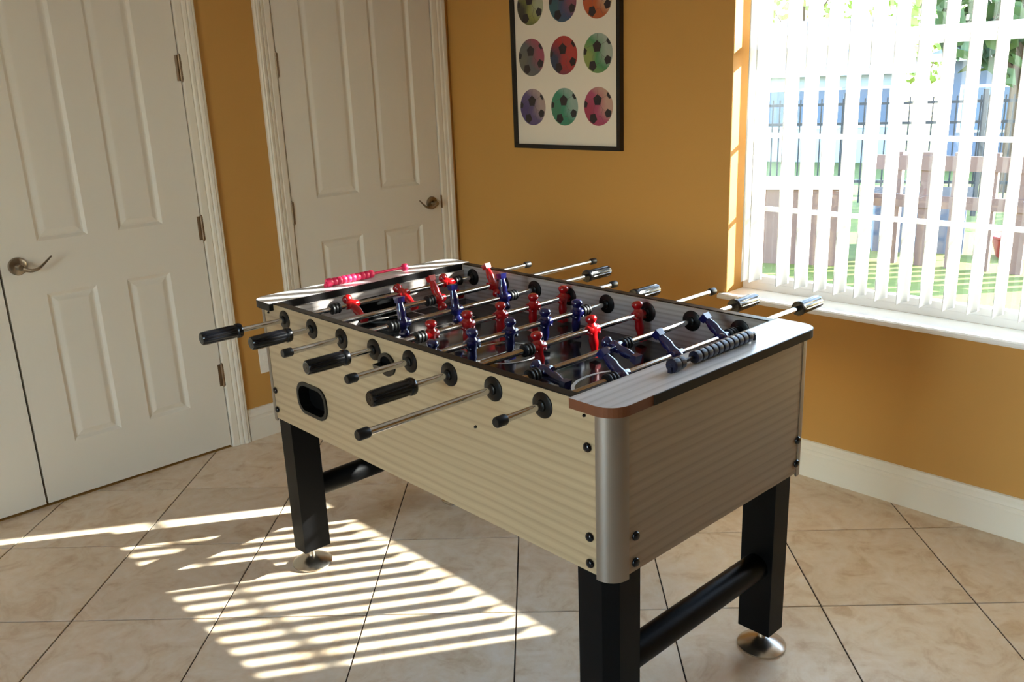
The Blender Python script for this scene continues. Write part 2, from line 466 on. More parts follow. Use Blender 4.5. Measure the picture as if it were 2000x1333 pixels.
# ------------------------------------------------------------------ doors
def lever_handle(door, x, z, sgn, y):
    h = latheo('door_handle', 'nickel', door, [(0.0, -0.012), (0.020, -0.012), (0.031, -0.008), (0.0335, -0.003), (0.0335, 0.0)], axis='Y', seg=32, origin=(x, y, z))
    h['label'] = 'brushed nickel round rose'
    bm = bmesh.new()
    lathe(bm, [(0.0, -0.050), (0.010, -0.049), (0.0125, -0.044), (0.0115, -0.030), (0.013, -0.012)], axis='Y', seg=20, origin=(x, y, z))
    pts, rs = [], []
    for k in range(13):
        t = k / 12
        pts.append((x + sgn * (0.002 + 0.108 * t), y - 0.044 + 0.006 * math.sin(t * 3.0), z - 0.004 - 0.016 * math.sin(t * PI * 1.25) + 0.020 * t ** 2.2))
        rs.append(0.0085 - 0.0055 * t)
    tube(bm, pts, rs, 10)
    o = finish('lever', bm, 'nickel', h, smooth=True)
    o['label'] = 'curved nickel lever'
def hinge(door, x, z, y):
    bm = bmesh.new()
    for k in range(5):
        a = z - 0.05 + k * 0.02
        lathe(bm, [(0.0065, a + 0.0006), (0.0065, a + 0.0194)], seg=14, origin=(x, y, 0))
    lathe(bm, [(0.0, z - 0.056), (0.004, z - 0.054), (0.0045, z + 0.054), (0.0, z + 0.056)], seg=10, origin=(x, y, 0))
    box(bm, x - 0.018, x + 0.012, y + 0.003, y + 0.0058, z - 0.05, z + 0.05)
    finish('hinge', bm, 'hinge_metal', door, smooth=True)
def door(name, xa, xb, cols, handle=None, hinges=None, hinge_side=0, lowtop=0.838):
    """slab with moulded panels; cols = x-ranges of the panel columns"""
    y0 = -0.004
    rows = [(0.234, lowtop), (lowtop + 0.2, 2.30)]
    holes = [rect(c0, c1, r0, r1) for c0, c1 in cols for r0, r1 in rows]
    bm = bmesh.new()
    holed(bm, rect(xa, xb, 0.012, DZ - 0.006), holes, y0, 0.034, lambda u, v, h: (u, h, v))
    d = struct(finish(name, bm, 'white_paint'))
    for c0, c1 in cols:
        for r0, r1 in rows:
            bm = bmesh.new()   # ogee moulding falling in, flat groove, then the raised field
            def ring(i, y): return [bm.verts.new((u, y, v)) for u, v in rect(c0 + i, c1 - i, r0 + i, r1 - i)]
            R = [ring(0.0, y0), ring(0.005, y0 + 0.0035), ring(0.012, y0 + 0.0085), ring(0.017, y0 + 0.0095), ring(0.022, y0 + 0.0085), ring(0.036, y0 + 0.0035), ring(0.040, y0 + 0.003)]
            for A, B in zip(R, R[1:]):
                for k in range(4): bm.faces.new((A[k], A[(k + 1) % 4], B[(k + 1) % 4], B[k]))
            bm.faces.new(R[-1])
            bk = ring(0.0, 0.033); bm.faces.new(list(reversed(bk)))
            for k in range(4): bm.faces.new((R[0][k], bk[k], bk[(k + 1) % 4], R[0][(k + 1) % 4]))
            finish('door_panel', bm, 'white_paint', d)
    if handle: lever_handle(d, handle[0], handle[1], handle[2], y0)
    for z in (hinges or []): hinge(d, xb + 0.003 if hinge_side > 0 else xa - 0.003, z, y0 - 0.004)
    return d
door('door_1', -2.194, -1.417, [(-2.057, -1.873), (-1.756, -1.578)], handle=(-2.137, 0.957, 1), hinges=[0.345, 0.999, 1.645, 2.25], hinge_side=1)
door('door_2', -0.979, -0.113, [(-0.847, -0.612), (-0.485, -0.243)], handle=(-0.175, 0.957, -1), hinges=[0.345, 1.005, 1.65, 2.25], hinge_side=-1, lowtop=0.858)
door('door_3', -2.980, -2.2025, [(-2.82, -2.64), (-2.524, -2.34)], handle=None, hinges=[0.345, 0.999, 1.645, 2.25], hinge_side=-1)
# strike plate edge seen beside the closet door lever
bm = bmesh.new(); box(bm, -0.1135, -0.1085, -0.011, -0.004, 0.925, 0.99); o = finish('trim_3', bm, 'hinge_metal'); struct(o)

# ------------------------------------------------------------------ window
win = struct(empty('window_1', (0.0, (WY0 + WY1) / 2, WZ0)))
def wpart(name, m, x0, x1, y0, y1, z0, z1, parent=None, bevel=0.0):
    p = parent or win
    o = boxo(name, m, p, x0, x1, y0, y1, z0, z1, bevel)
    o.matrix_parent_inverse = Matrix.Translation(-Vector(win.location)) if p is win else Matrix.Identity(4)
    return o
FX0, FX1 = 0.125, 0.185
bm = bmesh.new()
holed(bm, rect(WY0, WY1, WZ0 + 0.001, WZ1), [rect(WY0 + 0.045, WY1 - 0.045, 0.715, WZ1 - 0.045)], FX0, FX1, lambda u, v, h: (h, u, v))
o = finish('window_frame', bm, 'window_white', win); o.matrix_parent_inverse = Matrix.Translation(-Vector(win.location))
wpart('meeting_rail', 'window_white', FX0 - 0.006, FX0 + 0.03, WY0 + 0.045, WY1 - 0.045, 1.612, 1.668, bevel=0.003)
for z in (1.302, 1.016): wpart('muntin', 'window_white', FX0 + 0.011, FX0 + 0.019, WY0 + 0.045, WY1 - 0.045, z - 0.009, z + 0.009)
wpart('bottom_rail', 'window_white', FX0 - 0.004, FX0 + 0.03, WY0 + 0.045, WY1 - 0.045, 0.7155, 0.745, bevel=0.003)
for za, zb_ in ((0.745, 1.007), (1.025, 1.293), (1.311, 1.612), (1.668, WZ1 - 0.045)):
    wpart('pane', 'glass', FX0 + 0.0135, FX0 + 0.0165, WY0 + 0.045, WY1 - 0.045, za, zb_)
# marble-like sill board with rounded nose, a little proud of the wall
bm = bmesh.new()
prism(bm, [(0.125, WZ0 + 0.0005), (-0.022, WZ0 + 0.0005), (-0.030, WZ0 - 0.004), (-0.032, WZ0 - 0.012), (-0.029, WZ0 - 0.019), (-0.001, WZ0 - 0.021), (-0.0005, WZ0 + 0.0)], WY0 - 0.035, WY1 + 0.022, lambda u, v, h: (u, h, v))
o = finish('window_sill', bm, 'window_white', win); o.matrix_parent_inverse = Matrix.Translation(-Vector(win.location))

# vertical blind in the recess
blind = tag(empty('vertical_blind', (0.062, (WY0 + WY1) / 2, 0.70)), 'white vinyl vertical blind hanging in the window recess with its slats turned open', 'blind')
BX = 0.062
boxo('head_rail', 'window_white', blind, -0.025, 0.025, -0.72, 0.72, 2.08 - 0.70, 2.135 - 0.70, bevel=0.003)
def slat_mesh():
    bm = bmesh.new()
    n = 8; W = 0.087; S = 0.0055; T = 0.0009
    A = []
    for k in range(n + 1):
        u = -W / 2 + W * k / n; c = S * (1 - (2 * k / n - 1) ** 2)
        A.append((u, c))
    B = [(u, c - T) for u, c in reversed(A)]
    prism(bm, A + B, 0.035, 1.375, lambda u, v, h: (u, v, h))
    bmesh.ops.recalc_face_normals(bm, faces=bm.faces)
    me = bpy.data.meshes.new('slat'); bm.to_mesh(me); bm.free(); me.materials.append(MATS['slat'])
    for p in me.polygons: p.use_smooth = abs(p.normal.z) < 0.5
    return me
SLAT = slat_mesh()
BETA = math.radians(-6)
ys = [-1.720, -1.752] + [-1.872 - 0.0785 * k for k in range(17)]
for y in ys:
    if y < WY0 + 0.02: continue
    o = bpy.data.objects.new('slat', SLAT); link(o, blind)
    o.location = (0, y - blind.location.y, 0); o.rotation_euler = (0, 0, BETA + random.uniform(-0.02, 0.02))
bm = bmesh.new()
tube(bm, [(-0.0, -0.0, 0), (0, 0, -0.9)], 0.0012, 6)
o = finish('pull_chain', bm, 'window_white', blind); o.location = (-0.03, WY1 - 0.05 - blind.location.y, 1.38)

# ------------------------------------------------------------------ poster on wall_right
PY0, PY1, PZ0, PZ1 = -1.131, -0.480, 1.237, 2.19
poster = tag(empty('framed_poster', (0, (PY0 + PY1) / 2, PZ0)), 'black framed poster of coloured soccer balls on the ochre wall beside the window', 'poster')
def pinv(o): o.matrix_parent_inverse = Matrix.Translation(-Vector(poster.location)); return o
bm = bmesh.new()
holed(bm, rect(PY0, PY1, PZ0, PZ1), [rect(PY0 + 0.019, PY1 - 0.019, PZ0 + 0.019, PZ1 - 0.019)], -0.026, -0.001, lambda u, v, h: (h, u, v))
pinv(finish('poster_frame', bm, 'frame_black', poster))
pinv(boxo('print_sheet', 'paper', poster, -0.012, -0.009, PY0 + 0.017, PY1 - 0.017, PZ0 + 0.017, PZ1 - 0.017))
washes = [[('#5b4a86', '#6e5a8e', '#c7a9a0'), ('#4f9a72', '#3fa37e', '#a9c7b9'), ('#c23a5c', '#c94f78', '#e2b09a')],
          [('#7d7a6a', '#6d6f72', '#c2566a'), ('#3d4a66', '#c8383a', '#d8443c'), ('#a3b25a', '#4fa365', '#b7c6b6')],
          [('#4b4636', '#a9aa52', '#c3c8a2'), ('#3f6e78', '#4d5a86', '#a85a6c'), ('#e2602f', '#e06a34', '#e9cda0')],
          [('#3b6ea0', '#5d87b4', '#cfd6dc'), ('#c8a43c', '#d2b45a', '#e8dcb0'), ('#5a8e4a', '#7fae5c', '#c9d8b0')]]
def hx(s):
    c = [int(s[k:k + 2], 16) for k in (1, 3, 5)]; g = sum(c) / 3
    return srgb(*[0.84 * (0.86 * v + 0.14 * g) for v in c])
BR = 0.082
colsY = [-0.600, -0.800, -1.000]; rowsZ = [1.424, 1.645, 1.866, 2.087]
pent = [(-0.05, 0.33, 0.31, 90), (-0.36, -0.62, 0.28, 60), (0.68, -0.36, 0.25, 100), (-0.93, 0.12, 0.20, 90), (0.80, 0.60, 0.22, 40)]
seams = [((-0.05, 0.64), (-0.02, 0.97)), ((-0.34, 0.42), (-0.75, 0.30)), ((0.24, 0.42), (0.60, 0.56)), ((0.13, 0.08), (0.30, -0.12)), ((0.30, -0.12), (0.46, -0.22)), ((-0.23, 0.08), (-0.34, -0.16)), ((-0.34, -0.16), (-0.34, -0.36)), ((0.30, -0.12), (0.18, -0.50)), ((0.18, -0.50), (-0.10, -0.56)), ((0.18, -0.50), (0.40, -0.86))]
for r, rz in enumerate(rowsZ):
    for c, cy in enumerate(colsY):
        nm = 'ball_wash_%d_%d' % (r, c)
        ball_mat(nm, *[hx(s) for s in washes[r][c]])
        bm = bmesh.new(); lathe(bm, [(BR, -0.0126), (BR, -0.0118)], axis='X', seg=40)
        b = finish('ball_print', bm, nm, poster); pinv(b); b.location = (0, cy, rz)
        bm = bmesh.new()
        for (u, v, s, a0) in pent:
            P = []
            for k in range(5):
                a = math.radians(a0 + 72 * k); pu, pv = u + s * math.cos(a), v + s * math.sin(a)
                l = math.hypot(pu, pv)
                if l > 0.985: pu, pv = pu / l * 0.985, pv / l * 0.985
                P.append((-pu * BR, pv * BR))
            prism(bm, P, -0.0131, -0.0126, lambda u, v, h: (h, u, v))
        pt = finish('ball_patch', bm, 'print_dark', b); pt['kind'] = 'stuff'
        bm = bmesh.new()
        for (p, q) in seams:
            d = Vector((q[0] - p[0], q[1] - p[1])); n = Vector((-d.y, d.x)).normalized() * 0.007
            P = [(-(p[0] + n.x) * BR, (p[1] + n.y) * BR), (-(q[0] + n.x) * BR, (q[1] + n.y) * BR), (-(q[0] - n.x) * BR, (q[1] - n.y) * BR), (-(p[0] - n.x) * BR, (p[1] - n.y) * BR)]
            prism(bm, P, -0.0129, -0.0126, lambda u, v, h: (h, u, v))
        sm = finish('ball_seam', bm, 'print_seam', b); sm['kind'] = 'stuff'

# outlet on the ochre strip between the doors
outlet = tag(empty('wall_outlet', (-1.195, 0, 0.36)), 'white plastic wall outlet low on the ochre strip between the doors', 'outlet')
boxo('cover_plate', 'outlet_white', outlet, -0.036, 0.036, -0.006, 0.0, -0.058, 0.058, bevel=0.002)
for dz in (-0.02, 0.02):
    s = boxo('socket', 'outlet_white', outlet, -0.017, 0.017, -0.0078, -0.006, dz - 0.014, dz + 0.014, bevel=0.0008)

# ------------------------------------------------------------------ foosball table
table = tag(empty('foosball_table', (-1.40266, -1.83335, 0), -0.015314), 'foosball table with pale wood grain cabinet on black legs and eight player rods', 'game table')
BL, BRT, AL, ZB, H = -0.373, 0.394, 0.727, 0.540, 0.926
LT = 0.022                        # ledge thickness
AI = 0.620                        # ledge inner edge
T = 0.022                         # panel thickness
RA = [0.5567 - 0.1556 * i for i in range(8)]
ZR, ZF = 0.885, 0.800
R_C = 0.042                       # corner radius

# long side panels, with the ball return slot in the near one
for side, b0, b1 in ((0, BL, BL + T), (1, BRT - T, BRT)):
    a0, a1 = -AL + R_C, AL - R_C
    outer = [(a0, ZB), (a1, ZB), (a1, H - LT), (AI, H - LT), (AI, H - 0.003), (-AI, H - 0.003), (-AI, H - LT), (a0, H - LT)]
    holes = [rrect(0.368, 0.518, 0.612, 0.698, 0.036)] if side == 0 else []
    bm = bmesh.new(); holed(bm, outer, holes, b0, b1, lambda u, v, h: (h, u, v))
    finish('side_panel', bm, 'wood_side', table)
    boxo('rail_cap', 'black_edge', table, b0 - 0.0008, b1 + 0.0008, -AI + 0.0005, AI - 0.0005, H - 0.003, H)
for s in (-1, 1):
    ya, yb = sorted((s * AL, s * (AL - 0.018)))
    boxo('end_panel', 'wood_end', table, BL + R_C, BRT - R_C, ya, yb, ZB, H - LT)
# rounded aluminium corner posts
for sb in (-1, 1):
    for sa in (-1, 1):
        cx = (BL + R_C) if sb < 0 else (BRT - R_C); cy = sa * (AL - R_C)
        ang = [math.radians(x) for x in range(0, 91, 9)]
        out = [(cx + sb * (R_C + 0.0015) * math.cos(t), cy + sa * (R_C + 0.0015) * math.sin(t)) for t in ang]
        inn = [(cx + sb * (R_C - 0.006) * math.cos(t), cy + sa * (R_C - 0.006) * math.sin(t)) for t in reversed(ang)]
        # short flanges lapping over the panels
        fl = 0.005
        poly = [(cx + sb * (R_C + 0.0015), cy - sa * fl)] + out + [(cx - sb * fl, cy + sa * (R_C + 0.0015)), (cx - sb * fl, cy + sa * R_C)] + [(cx, cy + sa * R_C - sa * 0.006)] + inn[1:-1] + [(cx + sb * (R_C - 0.006), cy), (cx + sb * R_C, cy - sa * fl)]
        bm = bmesh.new(); prism(bm, poly, ZB - 0.010, H - LT - 0.0005, lambda u, v, h: (u, v, h))
        finish('corner_trim', bm, 'aluminium', table, smooth=True)
# end ledges
def ledge(s):
    x0, x1 = BL - 0.012, BRT + 0.012; yo, yi = AL + 0.012, AI; r = 0.05
    pts = [(x0, s * yi)]
    for k in range(9):
        a = math.radians(180 - 90 * k / 8); pts.append((x0 + r + r * math.cos(a), s * (yo - r + r * math.sin(a))))
    for k in range(9):
        a = math.radians(90 - 90 * k / 8); pts.append((x1 - r + r * math.cos(a), s * (yo - r + r * math.sin(a))))
    pts.append((x1, s * yi))
    bm = bmesh.new(); prism(bm, pts, H - LT, H, lambda u, v, h: (u, v, h))
    bmesh.ops.recalc_face_normals(bm, faces=bm.faces)
    for f in bm.faces: f.material_index = 0 if f.normal.z > 0.5 else 1
    L = finish('end_ledge', bm, ['wood_ledge', 'bare_mdf' if s < 0 else 'black_edge'], table)
    # edge banding; it has come off round one corner of the near ledge
    path = list(pts)
    if s < 0:
        path = [(-0.262, -yo)] + [p for p in pts if p[0] > -0.262 and abs(p[1]) > yi - 1e-6]
    bm = bmesh.new()
    def off(i):
        a = Vector(path[max(i - 1, 0)]); b = Vector(path[min(i + 1, len(path) - 1)]); d = (b - a).normalized()
        n = Vector((-d.y, d.x)); c = Vector(((x0 + x1) / 2, s * (yi + yo) / 2))
        return n if (Vector(path[i]) - c).dot(n) > 0 else -n
    A = []
    for i, p in enumerate(path):
        n = off(i); q = Vector(p)
        A.append([bm.verts.new((q.x + n.x * w, q.y + n.y * w, z)) for w, z in ((0.0002, H - LT), (0.0018, H - LT), (0.0018, H - 0.0006), (0.0002, H + 0.0002))])
    for a, b in zip(A, A[1:]):
        for k in range(4): bm.faces.new((a[k], a[(k + 1) % 4], b[(k + 1) % 4], b[k]))
    bm.faces.new(A[0]); bm.faces.new(list(reversed(A[-1])))
    e = finish('edge_strip', bm, 'black_edge', L)
    boxo('edge_strip', 'black_edge', L, BL + T + 0.001, BRT - T - 0.001, *sorted((s * yi, s * (yi - 0.002))), H - LT - 0.004, H + 0.0001)
    return L
ledge(-1); ledge(1)
# inside: playfield, grey grained inner walls, goals
field = boxo('playfield', 'field_black', table, BL + T, BRT - T, -0.612, 0.612, ZF - 0.012, ZF)
CB = (BL + BRT) / 2
def line_mesh(bm, pts, w, z=ZF + 0.0006):
    pts = [Vector(p) for p in pts]
    V = []
    for i, p in enumerate(pts):
        d = (pts[min(i + 1, len(pts) - 1)] - pts[max(i - 1, 0)]).normalized(); n = Vector((-d.y, d.x)) * w / 2
        V.append((bm.verts.new((p.x + n.x, p.y + n.y, z)), bm.verts.new((p.x - n.x, p.y - n.y, z)), bm.verts.new((p.x - n.x, p.y - n.y, z - 0.0005)), bm.verts.new((p.x + n.x, p.y + n.y, z - 0.0005))))
    for a, b in zip(V, V[1:]):
        for k in range(4): bm.faces.new((a[k], a[(k + 1) % 4], b[(k + 1) % 4], b[k]))
    bm.faces.new(V[0]); bm.faces.new(list(reversed(V[-1])))
def field_line(pts, w=0.006):
    bm = bmesh.new(); line_mesh(bm, pts, w); o = finish('field_line', bm, 'field_white', field); return o
field_line([(CB + 0.1 * math.cos(2 * PI * k / 48), 0.01 + 0.1 * math.sin(2 * PI * k / 48)) for k in range(49)], 0.005)
field_line([(BL + T, 0.01), (BRT - T, 0.01)], 0.004)
for s in (-1, 1):
    field_line([(CB - 0.21, s * 0.61), (CB - 0.21, s * 0.385), (CB + 0.21, s * 0.385), (CB + 0.21, s * 0.61)], 0.007)
    field_line([(CB - 0.12, s * 0.61), (CB - 0.12, s * 0.51), (CB + 0.12, s * 0.51), (CB + 0.12, s * 0.61)], 0.006)
    field_line([(CB + 0.11 * math.cos(math.radians(a)), s * (0.385 - 0.075 * math.sin(math.radians(a)))) for a in range(0, 181, 9)], 0.009)
for side, b0, b1 in ((0, BL + T, BL + T + 0.003), (1, BRT - T - 0.003, BRT - T)):
    boxo('inner_wall', 'wood_inner', table, b0, b1, -0.612, 0.612, ZF, H - 0.004)
for s in (-1, 1):
    bm = bmesh.new()
    holed(bm, rect(BL + T + 0.003, BRT - T - 0.003, ZF, H - LT), [rrect(CB - 0.10, CB + 0.11, ZF + 0.001, ZF + 0.082, 0.02)], *sorted((s * 0.606, s * 0.618)), lambda u, v, h: (u, h, v))
    finish('inner_end_wall', bm, 'wood_inner', table)
    g = boxo('goal_box', 'hole_black', table, CB - 0.11, CB + 0.12, *sorted((s * 0.619, s * 0.700)), ZF - 0.01, ZF + 0.09)
boxo('cabinet_floor', 'black_leg', table, BL + T, BRT - T, -AL + 0.02, AL - 0.02, ZB + 0.004, ZB + 0.016)

# ball return slot and serve cup on the near side
bm = bmesh.new()
holed(bm, rrect(0.360, 0.526, 0.604, 0.706, 0.043), [rrect(0.371, 0.515, 0.615, 0.695, 0.034)], BL - 0.005, BL + 0.03, lambda u, v, h: (h, u, v))
br = finish('ball_return', bm, 'bearing_black', table, smooth=False)
boxo('return_pocket', 'hole_black', br, BL + 0.030, BL + 0.034, 0.355, 0.53, 0.60, 0.71)
bm = bmesh.new()
P = [(0.034 + 0.036 * math.cos(2 * PI * k / 28), 0.856 + 0.031 * math.sin(2 * PI * k / 28)) for k in range(28)]
Q = [(0.034 + 0.024 * math.cos(2 * PI * k / 28), 0.859 + 0.020 * math.sin(2 * PI * k / 28)) for k in range(28)]
holed(bm, P, [Q], BL - 0.006, BL - 0.0002, lambda u, v, h: (h, u, v))
cup = finish('serve_cup', bm, 'bearing_black', table)
bm = bmesh.new()
prism(bm, [(0.034 + 0.024 * math.cos(math.radians(a)), 0.859 + 0.020 * math.sin(math.radians(a))) for a in range(180, 361, 12)], BL - 0.030, BL - 0.004, lambda u, v, h: (h, u, v))
finish('scoop', bm, 'black_gloss', cup)
o = boxo('cup_hole', 'hole_black', cup, BL - 0.0022, BL - 0.0004, 0.012, 0.056, 0.842, 0.876)

# bolts
def bolt(axis, p, r=0.0105):
    sgn = -1
    prof = [(r, 0.0), (r, -0.0025), (r * 0.8, -0.0055), (r * 0.4, -0.0068), (0.0, -0.007)]
    latheo('bolt', 'black_gloss', table, prof, axis=axis, seg=18, origin=p)
for a, z in ((-0.660, 0.826), (-0.663, 0.624), (-0.663, 0.562), (0.668, 0.636), (0.670, 0.571)): bolt('X', (BL - 0.0015, a, z))
for b, z in ((-0.306, 0.624), (-0.306, 0.562), (0.343, 0.634), (0.343, 0.569)): bolt('Y', (b, -AL - 0.0015, z))
for a, z in ((-0.652, 0.893), (-0.309, 0.776), (0.652, 0.893)): bolt('X', (BL + 0.001, a, z), 0.0036)

# legs with chamfered outer corner, levelling feet
LW = 0.095; CH = 0.027
for sb in (-1, 1):
    for sa in (-1, 1):
        bo = (BL + 0.009) if sb < 0 else (BRT - 0.019)          # outer face
        ao = sa * 0.712
        poly = [(bo - sb * LW, ao - sa * LW), (bo, ao - sa * LW), (bo, ao - sa * CH), (bo - sb * CH, ao), (bo - sb * LW, ao)]
        bm = bmesh.new(); prism(bm, poly, 0.070, ZB + 0.05, lambda u, v, h: (u, v, h))
        lg = finish('leg', bm, 'black_leg', table, bevel=0.0012)
        fx, fy = bo - sb * LW * 0.5, ao - sa * LW * 0.5
        latheo('foot', 'foot_metal', lg, [(0.0, 0.0), (0.063, 0.0), (0.0665, 0.003), (0.0665, 0.007), (0.060, 0.012), (0.040, 0.021), (0.022, 0.027), (0.013, 0.030), (0.0, 0.030)], seg=40, origin=(fx, fy, 0))
        latheo('foot_stem', 'foot_metal', lg, [(0.0105, 0.028), (0.0105, 0.072)], seg=16, origin=(fx, fy, 0))
for sa in (-1, 1):
    bm = bmesh.new()
    lathe(bm, [(0.0355, BL + 0.10), (0.0355, BRT - 0.11)], axis='X', seg=32, origin=(0, sa * 0.664, 0.270))
    finish('stretcher', bm, 'black_leg', table, smooth=True)

# ---- rods
def player_mesh(matname):
    bm = bmesh.new(); seg = 20
    rings = [(-0.064, .0080, .0080), (-0.054, .0088, .0090), (-0.044, .0108, .0112), (-0.032, .0125, .0122), (-0.022, .0112, .0105), (-0.014, .0122, .0110), (-0.004, .0150, .0128), (0.005, .0166, .0130), (0.011, .0156, .0118), (0.0150, .0110, .0100), (0.0175, .0092, .0092), (0.0200, .0100, .0104), (0.0235, .0128, .0134), (0.0290, .0146, .0150), (0.0345, .0140, .0144), (0.0385, .0105, .0108), (0.0405, .0050, .0050)]
    R = []
    for z, rx, ry in rings:
        R.append([bm.verts.new((rx * math.cos(2 * PI * k / seg), ry * math.sin(2 * PI * k / seg), z)) for k in range(seg)])
    for a, b in zip(R, R[1:]):
        for k in range(seg): bm.faces.new((a[k], a[(k + 1) % seg], b[(k + 1) % seg], b[k]))
    bm.faces.new(list(reversed(R[0]))); bm.faces.new(R[-1])
    # arms folded at the sides, sleeve round the rod, foot block
    for s in (-1, 1): tube(bm, [(s * 0.0135, 0.001, 0.011), (s * 0.0185, -0.002, -0.003), (s * 0.0145, -0.009, -0.013)], [0.0052, 0.0052, 0.0042], 10)
    lathe(bm, [(0.0115, -0.0185), (0.0125, -0.016), (0.0125, 0.016), (0.0115, 0.0185)], axis='X', seg=18)
    vs = [bm.verts.new(p) for p in ((-.0095, -.0085, -.060), (.0095, -.0085, -.060), (.0095, .0085, -.060), (-.0095, .0085, -.060), (-.0112, -.0105, -.0775), (.0112, -.0105, -.0775), (.0112, .0105, -.0775), (-.0112, .0105, -.0775))]
    for q in ((0, 1, 2, 3), (7, 6, 5, 4), (0, 4, 5, 1), (1, 5, 6, 2), (2, 6, 7, 3), (3, 7, 4, 0)): bm.faces.new([vs[i] for i in q])
    bmesh.ops.scale(bm, vec=(1.12, 1.12, 1.0), verts=bm.verts)
    bmesh.ops.recalc_face_normals(bm, faces=bm.faces)
    me = bpy.data.meshes.new('player'); bm.to_mesh(me); bm.free(); me.materials.append(MATS[matname])
    for p in me.polygons: p.use_smooth = True
    me.set_sharp_from_angle(angle=math.radians(45))
    return me
PM = {'r': player_mesh('player_red'), 'b': player_mesh('player_blue')}
def mesh_of(name, m, build, smooth=True):
    bm = bmesh.new(); build(bm); bmesh.ops.recalc_face_normals(bm, faces=bm.faces)
    me = bpy.data.meshes.new(name); bm.to_mesh(me); bm.free()
    for k in (m if isinstance(m, (list, tuple)) else [m]): me.materials.append(MATS[k])
    if smooth:
        for p in me.polygons: p.use_smooth = True
        me.set_sharp_from_angle(angle=math.radians(38))
    return me
def handle_build(bm):
    """fluted grip along X from 0 (outer end) to 0.118 (collar)"""
    L = 0.120; seg = 80
    prof = [(0.0, 0.0), (0.0155, 0.0), (0.0185, 0.003), (0.0195, 0.012), (0.0195, 0.092), (0.0185, 0.100), (0.0185, 0.103), (0.0212, 0.106), (0.0216, 0.114), (0.0195, 0.119), (0.0, 0.120)]
    rings = []
    for r, t in prof:
        if r == 0: rings.append([bm.verts.new((t, 0, 0))]); continue
        row = []
        for k in range(seg):
            a = 2 * PI * k / seg; rr = r
            if 0.003 <= t <= 0.093: rr = r * (1 - 0.13 * max(0, math.cos(10 * a)) ** 1.5)
            row.append(bm.verts.new((t, rr * math.cos(a), rr * math.sin(a))))
        rings.append(row)
    for a, b in zip(rings, rings[1:]):
        for k in range(seg):
            j = (k + 1) % seg
            if len(a) == 1: bm.faces.new((a[0], b[k], b[j]))
            elif len(b) == 1: bm.faces.new((a[k], a[j], b[0]))
            else: bm.faces.new((a[k], a[j], b[j], b[k]))
HANDLE = mesh_of('handle', 'black_gloss', handle_build)
ENDPLUG = mesh_of('grip_plug', 'bearing_black', lambda bm: lathe(bm, [(0.0, -0.0012), (0.004, -0.001), (0.0045, -0.0004), (0.013, -0.0006), (0.0135, 0.001)], axis='X', seg=24))
CAP = mesh_of('end_cap', 'black_rubber', lambda bm: lathe(bm, [(0.0, 0.0), (0.0095, 0.0), (0.0118, 0.003), (0.0118, 0.025), (0.0105, 0.028)], axis='X', seg=20))
def bumper_build(bm):
    for k in range(3):
        t = -0.0165 + 0.011 * k
        lathe(bm, [(0.011, t + 0.0005), (0.0165, t + 0.002), (0.0172, t + 0.0045), (0.0165, t + 0.007), (0.011, t + 0.0085)], axis='X', seg=22)
    lathe(bm, [(0.0125, -0.017), (0.0125, 0.016)], axis='X', seg=22)
BUMPER = mesh_of('bumper', 'black_rubber', bumper_build)
WASHER = mesh_of('washer', 'ring_metal', lambda bm: (lathe(bm, [(0.0146, -0.0067), (0.0146, -0.0043)], axis='X', seg=22), lathe(bm, [(0.0146, 0.0043), (0.0146, 0.0067)], axis='X', seg=22)))
BEAR = mesh_of('bearing', 'bearing_black', lambda bm: lathe(bm, [(0.0, -0.010), (0.0105, -0.010), (0.0125, -0.009), (0.0135, -0.0045), (0.0255, -0.0035), (0.029, -0.0022), (0.0295, 0.0)], axis='X', seg=36))
def addm(name, me, parent, loc, rot=(0, 0, 0)):
    o = bpy.data.objects.new(name, me); link(o, parent); o.location = loc; o.rotation_euler = rot; return o
# rod: colour, men b-positions, tilt (deg; 0 = heads up, foot swings towards +a for positive), outer ends, which side has the handle
RODS = [('r', (-0.136, 0.060, 0.254), -62, -0.634, 0.649, 'L', (-0.198, 0.296)),
        ('r', (0.090, 0.328), 150, -0.563, 0.840, 'L', (0.055,)),
        ('b', (-0.166, 0.032, 0.232), 172, -0.554, 0.735, 'R', (-0.201, 0.268)),
        ('r', (-0.185, -0.055, 0.073, 0.208, 0.340), 4, -0.575, 0.594, 'L', (-0.222,)),
        ('b', (-0.302, -0.170, -0.033, 0.102, 0.234), 4, -0.559, 0.612, 'R', (0.270,)),
        ('r', (-0.079, 0.129, 0.327), -8, -0.599, 0.705, 'L', (-0.116,)),
        ('b', (-0.212, 0.044), -76, -0.735, 0.690, 'R', (-0.249, 0.083)),
        ('b', (-0.117, 0.090, 0.288), 128, -0.508, 0.780, 'R', (-0.154, 0.325))]
